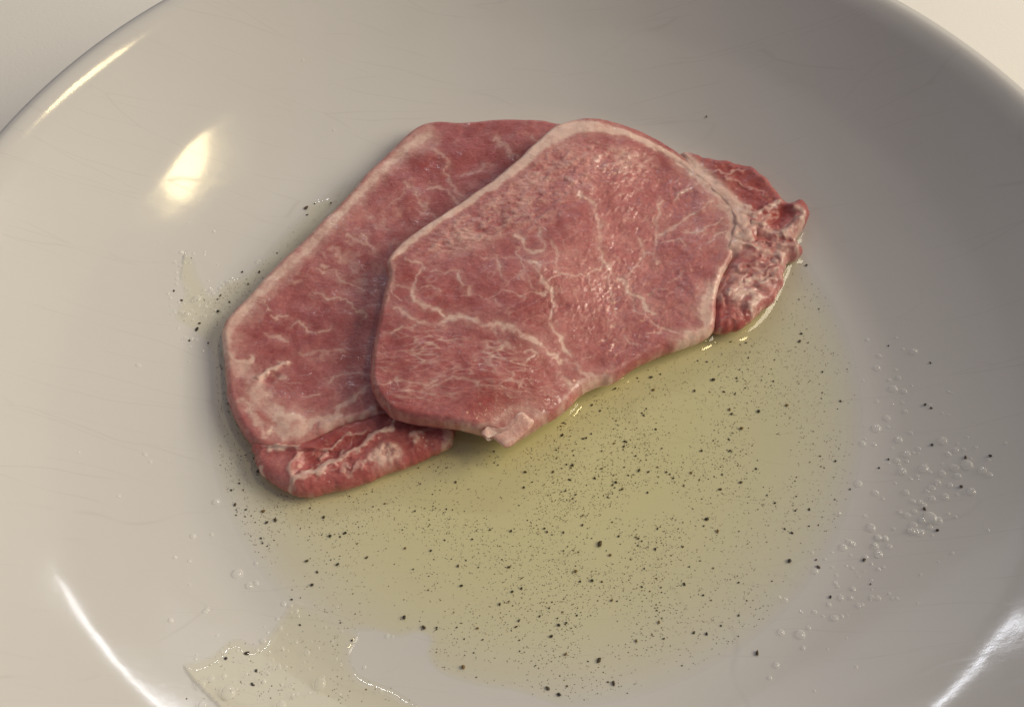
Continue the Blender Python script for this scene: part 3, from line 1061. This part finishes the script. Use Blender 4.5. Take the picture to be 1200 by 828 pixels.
# dry bay at the lower edge and the pool's own outline
ob = lambda p: np.array([on_bowl(u, v)[:2] for u, v in p])
bay = closed_curve(ob([(412, 745), (440, 741), (468, 748), (490, 742), (505, 748), (500, 765), (515, 790), (560, 806), (610, 815), (650, 840),
                       (560, 850), (470, 850), (478, 825), (455, 800), (425, 790), (408, 770)]), 220)
inb = inside(bay, OX, OY)
db = pline_dist(OX, OY, closed(bay), .006)
sd = np.where(inb, -db, db)
OH = np.where(sd < .0022, np.minimum(OH, OB - .0006 + (OH - OB + .0006) * np.sqrt(np.clip((sd + .0002) / .0024, 0, 1))), OH)
# thin films: bottom left puddle, fringe beside the lower slice
FILMS = [([(196, 800), (200, 790), (215, 778), (240, 771), (255, 762), (268, 750), (285, 748), (298, 756), (312, 748), (322, 735), (335, 715),
           (350, 700), (390, 720), (420, 742), (412, 765), (420, 788), (445, 800), (470, 812), (480, 835), (300, 860), (215, 850)], .00075),
         ([(205, 300), (215, 293), (228, 305), (235, 325), (250, 345), (265, 330), (290, 320), (315, 300), (335, 285), (355, 262), (362, 240),
           (385, 232), (400, 228), (420, 225), (395, 262), (330, 330), (285, 380), (262, 430), (250, 420), (240, 400), (222, 385),
           (205, 372), (215, 345), (208, 320)], .00060)]
for P, t in FILMS:
    c = closed_curve(ob(P), 300)
    ii = inside(c, OX, OY)
    d = pline_dist(OX, OY, closed(c), .006)
    s = np.where(ii, d, -d)
    f = np.where(s > 0, t * np.sqrt(np.clip(s / .0022, 0, 1)), s * 1.5)
    OH = np.maximum(OH, OB + np.clip(f, -.0008, 1))
keep = (OH > OB - .0006) & (np.hypot(OX, OY) < .112)
idx = -np.ones(OX.shape, int)
fk = keep[:-1, :-1] & keep[1:, :-1] & keep[:-1, 1:] & keep[1:, 1:]
used = np.zeros(OX.shape, bool)
for a_, b_ in ((0, 0), (0, 1), (1, 0), (1, 1)):
    used[a_:a_ + fk.shape[0], b_:b_ + fk.shape[1]] |= fk
idx[used] = np.arange(used.sum())
jj, ii = np.nonzero(fk)
quads = np.stack([idx[jj, ii], idx[jj, ii + 1], idx[jj + 1, ii + 1], idx[jj + 1, ii]], -1)
V = np.stack([OX[used], OY[used], OH[used]], -1)
nv = len(V)
# closed underside, a hair below the glaze
V2 = np.stack([OX[used], OY[used], np.minimum(OB[used] - .0008, OH[used] - .0003)], -1)
e = {}
allq = np.concatenate([quads, quads[:, ::-1] + nv])
E_ = np.concatenate([quads[:, [0, 1]], quads[:, [1, 2]], quads[:, [2, 3]], quads[:, [3, 0]]])
key = E_[:, 0].astype(np.int64) * nv + E_[:, 1]
rev = E_[:, 1].astype(np.int64) * nv + E_[:, 0]
bd = E_[~np.isin(key, rev)]
side = np.stack([bd[:, 1], bd[:, 0], bd[:, 0] + nv, bd[:, 1] + nv], -1)
oil = link('oil_pool', mesh_np('oil_pool', np.r_[V, V2], np.r_[allq, side]), M_OIL)
tag(oil, 'shallow pool of golden oil in the bottom of the dish, around the pork', 'oil')

# ------------------------------------------------------------------ pepper
def speck_mesh(k):
    rg = np.random.default_rng(900 + k)
    import bmesh
    bm = bmesh.new()
    bmesh.ops.create_icosphere(bm, subdivisions=1, radius=1)
    for v in bm.verts:
        v.co *= rg.uniform(.72, 1.15)
        v.co.x *= 1.0 + .35 * (k % 3) / 2
        v.co.z *= .7
    me = bpy.data.meshes.new('pepper_fleck')
    bm.to_mesh(me)
    bm.free()
    return me


SM = [speck_mesh(k) for k in range(8)]
for k, me in enumerate(SM):
    me.materials.append(M_BROWN if k >= 6 else (M_DARK if k % 3 == 2 else M_BLACK))

BIG = [  # photo x, y, diameter px, brown?
    (889, 482, 5, 0), (836, 445, 5, 0), (937, 400, 4.5, 0), (939, 391, 3.5, 0), (763, 442, 4, 0), (814, 458, 3.5, 0), (922, 475, 4.5, 1),
    (855, 480, 4, 1), (869, 502, 5, 1), (766, 457, 4, 1), (732, 517, 4, 0), (616, 553, 4, 0), (687, 513, 3.5, 0), (731, 523, 3, 0),
    (703, 637, 6, 0), (675, 669, 5, 1), (694, 680, 4.5, 0), (714, 660, 0, 0), (715, 650, 4, 1), (925, 657, 6, 0), (828, 608, 4.5, 0),
    (841, 622, 4.5, 1), (611, 689, 3.5, 0), (541, 686, 4, 0), (537, 663, 3.5, 0), (599, 622, 3.5, 0), (655, 732, 4, 0), (702, 773, 5, 0),
    (646, 745, 4, 0), (663, 766, 4, 1), (719, 800, 4.5, 0), (543, 781, 6, 1), (655, 813, 4.5, 0), (642, 806, 4, 0), (828, 742, 4, 0),
    (813, 741, 3.5, 0), (887, 765, 5, 0), (824, 697, 3, 0), (802, 684, 3.5, 0), (717, 703, 4, 1), (680, 681, 3, 0), (768, 643, 3.5, 0),
    (276, 591, 4, 0), (309, 599, 5, 1), (313, 612, 4, 0), (323, 609, 5, 0), (387, 628, 4.5, 0), (405, 624, 4, 0), (360, 657, 4.5, 0),
    (366, 685, 5, 0), (396, 661, 4, 0), (372, 670, 3, 0), (308, 636, 3, 0), (474, 723, 6, 0), (497, 735, 4.5, 0), (512, 735, 3.5, 0),
    (303, 552, 6, 0), (430, 653, 3, 0), (475, 642, 3.5, 1), (342, 702, 3, 0), (290, 765, 5, 0), (265, 771, 4, 0), (296, 801, 4, 0),
    (359, 244, 5.5, 0), (369, 239, 3, 0), (388, 238, 3.5, 0), (360, 252, 3, 0), (256, 365, 5, 0), (231, 386, 5, 0), (234, 379, 3.5, 0),
    (284, 319, 3.5, 0), (304, 319, 4, 0), (291, 333, 3, 0), (269, 354, 3, 0), (204, 341, 3, 0), (213, 352, 3, 0), (222, 399, 3, 0),
    (244, 402, 3, 0), (828, 137, 3, 0), (945, 311, 4, 0), (1084, 474, 4, 0), (1091, 478, 3, 0), (1092, 521, 4, 0), (1160, 534, 4.5, 0),
    (1131, 536, 4, 0), (1126, 570, 4.5, 0), (1098, 621, 4, 0), (1083, 596, 4, 0), (1030, 548, 3, 0), (1041, 538, 3.5, 0), (1012, 656, 4, 0),
    (1013, 655, 3, 0), (973, 699, 3.5, 0), (959, 664, 3.5, 0), (1020, 684, 2.5, 0), (1041, 405, 2.5, 0), (985, 470, 3, 0), (979, 540, 3.5, 0),
    (996, 573, 2.5, 0), (1090, 425, 2.5, 0), (932, 598, 3, 0), (928, 624, 3.5, 0), (868, 565, 4, 0), (822, 528, 4, 0), (886, 549, 3, 0),
    (844, 573, 3.5, 0), (908, 589, 3, 0), (781, 553, 3, 0), (749, 551, 4, 0), (789, 560, 3, 0), (722, 565, 3.5, 0), (718, 568, 3, 0),
    (671, 545, 4, 0), (664, 544, 3, 0), (697, 560, 3, 0), (745, 534, 3, 0), (810, 554, 3.5, 1), (668, 562, 3, 0), (659, 510, 4, 0),
    (693, 508, 3, 0), (705, 549, 3, 0), (614, 571, 3.5, 0), (608, 727, 3, 0), (605, 734, 3, 0), (645, 745, 3, 0), (759, 577, 3, 0),
]
specks = []
for u, v, d, br in BIG:
    if d:
        specks.append((u, v, d * .95, br))
# scattered ground pepper, denser below and around the meat
rs = random.Random(5)
def dens(u, v):
    q = 0
    q += 1.00 * math.exp(-((u - 700) / 170) ** 2 - ((v - 520) / 110) ** 2)
    q += .55 * math.exp(-((u - 690) / 150) ** 2 - ((v - 690) / 90) ** 2)
    q += .60 * math.exp(-((u - 400) / 130) ** 2 - ((v - 600) / 50) ** 2)
    q += .7 * math.exp(-((u - 300) / 60) ** 2 - ((v - 350) / 60) ** 2) + .9 * math.exp(-((u - 264) / 14) ** 2 - ((v - 440) / 70) ** 2)
    q += .6 * math.exp(-((u - 280) / 25) ** 2 - ((v - 560) / 40) ** 2)
    q += .35 * math.exp(-((u - 900) / 60) ** 2 - ((v - 450) / 100) ** 2)
    q += .15
    return q


def over_oil(x, y):
    i = int((x + .1) / OG)
    j = int((y + .1) / OG)
    if not (0 < i < len(ox) - 1 and 0 < j < len(oy) - 1):
        return False
    return OH[j, i] > OB[j, i] + .0002


occ = np.maximum.reduce([mL, mLC, blur(inside(cUC[::5]).astype(float), .0003)])
def under_meat(x, y):
    i = int((x - GX0) / GS)
    j = int((y - GY0) / GS)
    if not (0 < i < NX and 0 < j < NY):
        return False
    return occ[j, i] > .4 or mU[j, i] > .55


CLUMP = grf(.0035, seed=777)


def clump(x, y):
    return float(np.clip(.72 + .34 * sample(CLUMP, np.array([x]), np.array([max(y, GY0 + .001) if y > GY0 else 2 * GY0 - y])), .05, 1.6)[0])


tiny = []
while len(tiny) < 2100:
    u, v = rs.uniform(200, 1010), rs.uniform(225, 826)
    if rs.random() > dens(u, v):
        continue
    x, y, z = on_bowl(u, v, 4)
    if under_meat(x, y) or not over_oil(x, y) or rs.random() > clump(x, y):
        continue
    d = min(3.4, .75 * math.exp(rs.gauss(.35, .45)))
    tiny.append((u, v, d, rs.random() < .22))
tiny.sort(key=lambda t: -t[2])
n_ind = 296 - len(specks)
specks += tiny[:n_ind]
tiny = tiny[n_ind:]
GP = 'ground pepper flecks in the dish'


def where(u, v):
    if v < 300 and u < 420:
        return 'in the oily fringe behind the lower slice'
    if u < 262 and v < 460:
        return 'among the bubbles at the left of the lower slice'
    if u < 310 and v < 575:
        return 'in the oil close by the left end of the lower slice'
    if v > 740 and u < 470:
        return 'in the puddle at the front left of the dish'
    if u < 330:
        return 'near the left margin of the oil pool'
    if u < 520 and v < 640:
        return 'in the oil before the lower slice and its side muscle'
    if u < 520:
        return 'in the front left part of the oil pool'
    if u > 1030:
        return 'on the right dish wall by the bubbles'
    if u > 950:
        return 'near the right margin of the oil pool'
    if v < 450 and u > 840:
        return 'in the oil beside the ragged red muscle'
    if v < 540 and u < 760:
        return 'in the oil below the upper slice\'s front edge'
    if v < 600:
        return 'in the oil right of the tip of the upper slice'
    if v > 730:
        return 'near the front margin of the oil pool'
    return 'in the middle of the open oil'


for k, (u, v, d, br) in enumerate(specks):
    x, y, z = on_bowl(u, v)
    if under_meat(x, y) and k > 130:
        pass
    me = SM[6 + k % 2] if br else SM[k % 6]
    o = bpy.data.objects.new('pepper_fleck', me)
    COL.objects.link(o)
    rad = d * PX * .5 * .98
    o.location = (x, y, z + rad * .55)
    o.scale = (rad * rs.uniform(.85, 1.2), rad * rs.uniform(.8, 1.05), rad * .8)
    o.rotation_euler = (0, 0, rs.uniform(0, 6.28))
    size = 'coarse' if d > 4.3 else ('medium' if d > 2.9 else 'fine')
    colr = 'brown' if br else 'black'
    tag(o, f'{size} {colr} fleck {where(u, v)}', 'pepper fleck', f'{size} {colr} flecks {where(u, v)}')

# dust too fine to count
bv, bt = [], []
octa = np.array([(1, 0, 0), (0, 1, 0), (-1, 0, 0), (0, -1, 0), (0, 0, 1), (0, 0, -1)], float)
ot = np.array([(0, 1, 4), (1, 2, 4), (2, 3, 4), (3, 0, 4), (1, 0, 5), (2, 1, 5), (3, 2, 5), (0, 3, 5)])
dust = [(u, v, d) for u, v, d, _ in tiny]
while len(dust) < len(tiny) + 8500:
    u, v = rs.uniform(240, 1000), rs.uniform(225, 820)
    if rs.random() > dens(u, v):
        continue
    x, y, z = on_bowl(u, v, 3)
    if under_meat(x, y) or not over_oil(x, y) or rs.random() > clump(x, y):
        continue
    dust.append((u, v, rs.uniform(.45, 1.15)))
for k, (u, v, d) in enumerate(dust):
    x, y, z = on_bowl(u, v, 3)
    rad = d * PX * .5
    a = rs.uniform(0, 6.28)
    s = octa * (rad * rs.uniform(.8, 1.5), rad * rs.uniform(.6, 1.0), rad * .6)
    s = np.stack([s[:, 0] * math.cos(a) - s[:, 1] * math.sin(a), s[:, 0] * math.sin(a) + s[:, 1] * math.cos(a), s[:, 2]], -1)
    bv.append(s + (x, y, z + rad * .5))
    bt.append(ot + 6 * k)
BT = np.concatenate(bt)
me = mesh_np('pepper_dust', np.concatenate(bv), np.zeros((0, 4)), BT)
o = link('pepper_dust', me, M_BLACK)
me.materials.append(M_BROWN)
mi = np.repeat((np.random.default_rng(3).random(len(dust)) < .62).astype(np.int32), 8)
me.polygons.foreach_set('material_index', mi[:len(me.polygons)])
tag(o, 'fine pepper dust spread through the oil', 'pepper dust', kind='stuff')

# ------------------------------------------------------------------ bubbles and droplets
def dome_mesh(k):
    n, m = 20, 9
    V, q = [], []
    rg = np.random.default_rng(70 + k)
    e1, ph = .06 * rg.standard_normal(), rg.uniform(0, 6)
    for i in range(m):
        a = math.pi * .5 * i / (m - 1) * 1.0
        for j in range(n):
            t = 2 * math.pi * j / n
            r = math.cos(a) * (1 + e1 * math.cos(2 * t + ph))
            V.append((r * math.cos(t) if i < m - 1 else .01 * math.cos(t), r * math.sin(t) if i < m - 1 else .01 * math.sin(t), math.sin(a) * .62))
    for i in range(m - 1):
        for j in range(n):
            q.append((i * n + j, i * n + (j + 1) % n, (i + 1) * n + (j + 1) % n, (i + 1) * n + j))
    me = mesh_np('oil_bubble', np.array(V), q)
    me.materials.append(M_DROP)
    return me


DM = [dome_mesh(k) for k in range(4)]
s5 = 1 / 3.183
BR = [(52, 57, 14), (160, 50, 12), (225, 102, 26), (96, 118, 18), (88, 163, 24), (168, 200, 18), (148, 240, 28), (190, 250, 20), (36, 210, 12),
      (88, 287, 14), (193, 325, 16), (126, 350, 24), (86, 388, 32), (168, 430, 26), (34, 445, 22), (78, 448, 16), (198, 484, 28), (243, 464, 16),
      (163, 508, 20), (182, 547, 28), (262, 538, 32), (332, 435, 32), (238, 566, 14), (354, 483, 20), (382, 470, 20), (330, 556, 24), (376, 535, 28),
      (424, 524, 38), (480, 546, 28), (508, 562, 20), (388, 565, 22), (314, 590, 22), (360, 600, 20), (440, 624, 28), (292, 610, 22), (342, 642, 24),
      (272, 622, 14), (196, 627, 22), (222, 660, 18), (250, 664, 20), (264, 674, 18), (294, 650, 22), (82, 628, 22), (110, 650, 12), (174, 700, 16),
      (200, 712, 22), (228, 698, 18), (286, 722, 44), (256, 732, 22), (316, 732, 28), (224, 748, 24), (216, 772, 28), (248, 778, 26), (284, 756, 20),
      (44, 715, 14), (66, 758, 30), (18, 594, 26), (92, 796, 20), (118, 800, 20), (80, 822, 16), (354, 706, 12), (160, 170, 12), (134, 208, 14),
      (214, 405, 14), (148, 300, 10), (425, 420, 10), (356, 337, 8), (218, 228, 8), (185, 92, 10)]
bub = [(1000 + a * s5, 380 + b * s5, c * s5 * .95, 'on the right wall of the dish') for a, b, c in BR]
s6 = 300 / 1194
for a, b, c in [(350, 85, 32), (380, 60, 26), (396, 68, 24), (515, 40, 30), (545, 40, 26), (498, 80, 30), (515, 115, 34), (565, 80, 24), (455, 130, 22),
                (392, 180, 14), (482, 160, 14), (515, 186, 18), (540, 176, 14), (482, 235, 12), (220, 195, 26), (320, 215, 14), (314, 250, 18),
                (396, 278, 22), (340, 320, 24), (386, 320, 20), (484, 318, 20), (512, 320, 22), (578, 322, 14), (602, 322, 14), (420, 355, 22),
                (440, 352, 16), (284, 350, 18), (216, 385, 18), (256, 405, 12), (308, 414, 28), (344, 405, 16), (60, 480, 28), (150, 490, 38),
                (190, 460, 18), (164, 552, 18), (38, 632, 24), (8, 692, 18), (216, 752, 10), (690, 10, 26), (660, 8, 22), (720, 10, 18), (80, 330, 20),
                (50, 318, 16), (155, 385, 14)]:
    bub.append((900 + a * s6, 620 + b * s6, c * s6 * .95, 'at the front right margin of the oil pool'))
s7 = 340 / 1200
for a, b, c in [(222, 48, 18), (70, 92, 16), (200, 360, 34), (242, 338, 24), (312, 396, 48), (296, 326, 18), (346, 382, 16), (206, 446, 28), (530, 448, 34),
                (690, 358, 42), (704, 330, 12), (499, 296, 12), (534, 216, 18), (520, 290, 16), (458, 350, 18), (532, 360, 12), (570, 368, 18),
                (578, 402, 14), (596, 402, 14), (636, 232, 22), (592, 186, 14), (684, 210, 12), (740, 186, 12), (772, 402, 12), (454, 180, 22),
                (430, 220, 18), (472, 144, 10), (512, 88, 14), (538, 26, 20), (570, 36, 14), (592, 62, 16), (290, 236, 12), (395, 258, 10),
                (756, 256, 14), (940, 384, 20), (982, 394, 12), (1030, 428, 12), (966, 158, 16), (988, 160, 10), (525, 130, 20), (600, 80, 16),
                (712, 125, 12), (570, 64, 12)]:
    bub.append((180 + a * s7, 700 + b * s7, c * s7 * .9, 'in the puddle at the front left of the dish'))
s8 = 290 / 1091
for a, b, c in [(160, 360, 24), (176, 378, 20), (130, 404, 18), (190, 380, 16), (155, 420, 18), (138, 450, 14), (140, 478, 18), (138, 500, 16),
                (232, 572, 40), (262, 530, 18), (290, 525, 20), (300, 540, 16), (330, 520, 18), (345, 505, 16), (375, 495, 24), (385, 480, 18),
                (360, 490, 16), (190, 640, 30), (170, 630, 18), (130, 625, 18), (116, 632, 12), (210, 625, 16), (240, 600, 20), (285, 590, 18),
                (270, 608, 20), (265, 648, 22), (180, 738, 22), (205, 742, 20), (225, 745, 20), (165, 742, 14), (500, 400, 22), (490, 405, 16), (256, 795, 16),
                (794, 132, 16), (868, 100, 14), (874, 120, 14), (870, 110, 10), (210, 580, 14), (310, 620, 14), (250, 560, 14), (180, 520, 12), (205, 555, 14)]:
    bub.append((170 + a * s8, 200 + b * s8, c * s8 * .9, 'in the frothy fringe behind the lower slice'))
for u, v, d in [(162, 428, 5), (170, 532, 5), (176, 541, 4), (139, 581, 4), (253, 588, 7), (226, 628, 6), (222, 657, 4), (248, 626, 4), (278, 672, 10), (292, 686, 7),
                (300, 683, 5), (222, 685, 3), (240, 716, 5), (200, 727, 5), (205, 653, 4), (300, 660, 4), (92, 530, 3)]:
    bub.append((u, v, d, 'on the left wall of the dish'))
rb = random.Random(21)
for cu, cv, su, sv, n_, wh in ((1085, 540, 45, 50, 34, 'on the right wall of the dish'), (1005, 680, 45, 40, 26, 'at the front right margin of the oil pool'),
                               (225, 345, 22, 32, 30, 'in the frothy fringe behind the lower slice'), (320, 770, 60, 30, 30, 'in the puddle at the front left of the dish')):
    for _ in range(n_):
        bub.append((rb.gauss(cu, su), min(rb.gauss(cv, sv), 826), rb.uniform(2.0, 3.9), wh))
for k, (u, v, d, wh) in enumerate(bub):
    x, y, z = on_bowl(u, v)
    i = int((x + .1) / OG)
    j = int((y + .1) / OG)
    if 0 < i < len(ox) - 1 and 0 < j < len(oy) - 1 and OH[j, i] > z:
        z = OH[j, i] - .00002
    o = bpy.data.objects.new('oil_bubble', DM[k % 4])
    COL.objects.link(o)
    rad = d * PX * .56
    o.scale = (rad, rad, rad)
    r = math.hypot(x, y)
    sl = float(np.interp(r, SR, SS)) if z <= bowl_z(r) + 1e-5 else 0.0
    nrm = Vector((-sl * x / r, -sl * y / r, 1)).normalized()
    o.rotation_mode = 'QUATERNION'
    o.rotation_quaternion = nrm.to_track_quat('Z', 'Y')
    o.location = (x, y, z - rad * .03)
    sz = 'large' if d > 7.5 else ('small' if d > 4 else 'pinhead')
    tag(o, f'{sz} clear oil bubble {wh}', 'bubble', f'{sz} bubbles {wh}')
for u, v, wh in ((355, 71, 'glinting water droplet high on the bare back wall of the dish'),
                 (391, 153, 'glinting water droplet on the back wall, nearer to the pork')):
    x, y, z = on_bowl(u, v)
    o = bpy.data.objects.new('water_droplet', DM[0].copy())
    COL.objects.link(o)
    o.scale = (.00045, .00045, .0005)
    o.location = (x, y, z)
    tag(o, wh, 'droplet')

# ------------------------------------------------------------------ labels: name the outermost ones of each look-alike set
sets = {}
for o in COL.objects:
    if o.get('group') and o.name.split('.')[0] in ('pepper_fleck', 'oil_bubble'):
        sets.setdefault(o['label'], []).append(o)
for lab, os_ in sets.items():
    if len(os_) == 1:
        continue
    uv = {o: project(*o.location) for o in os_}
    rest = list(os_)
    if len(os_) == 2:
        picks = (('left one of two:', lambda o: uv[o][0]), ('right one of two:', lambda o: -uv[o][0]))
    else:
        picks = (('leftmost', lambda o: uv[o][0]), ('rightmost', lambda o: -uv[o][0]), ('frontmost', lambda o: -uv[o][1]), ('rearmost', lambda o: uv[o][1]))
    for word, key in picks:
        best = min(os_, key=key)
        if best in rest:
            rest.remove(best)
            best['label'] = (word + ' ' + lab) if len((word + ' ' + lab).split()) <= 16 else lab
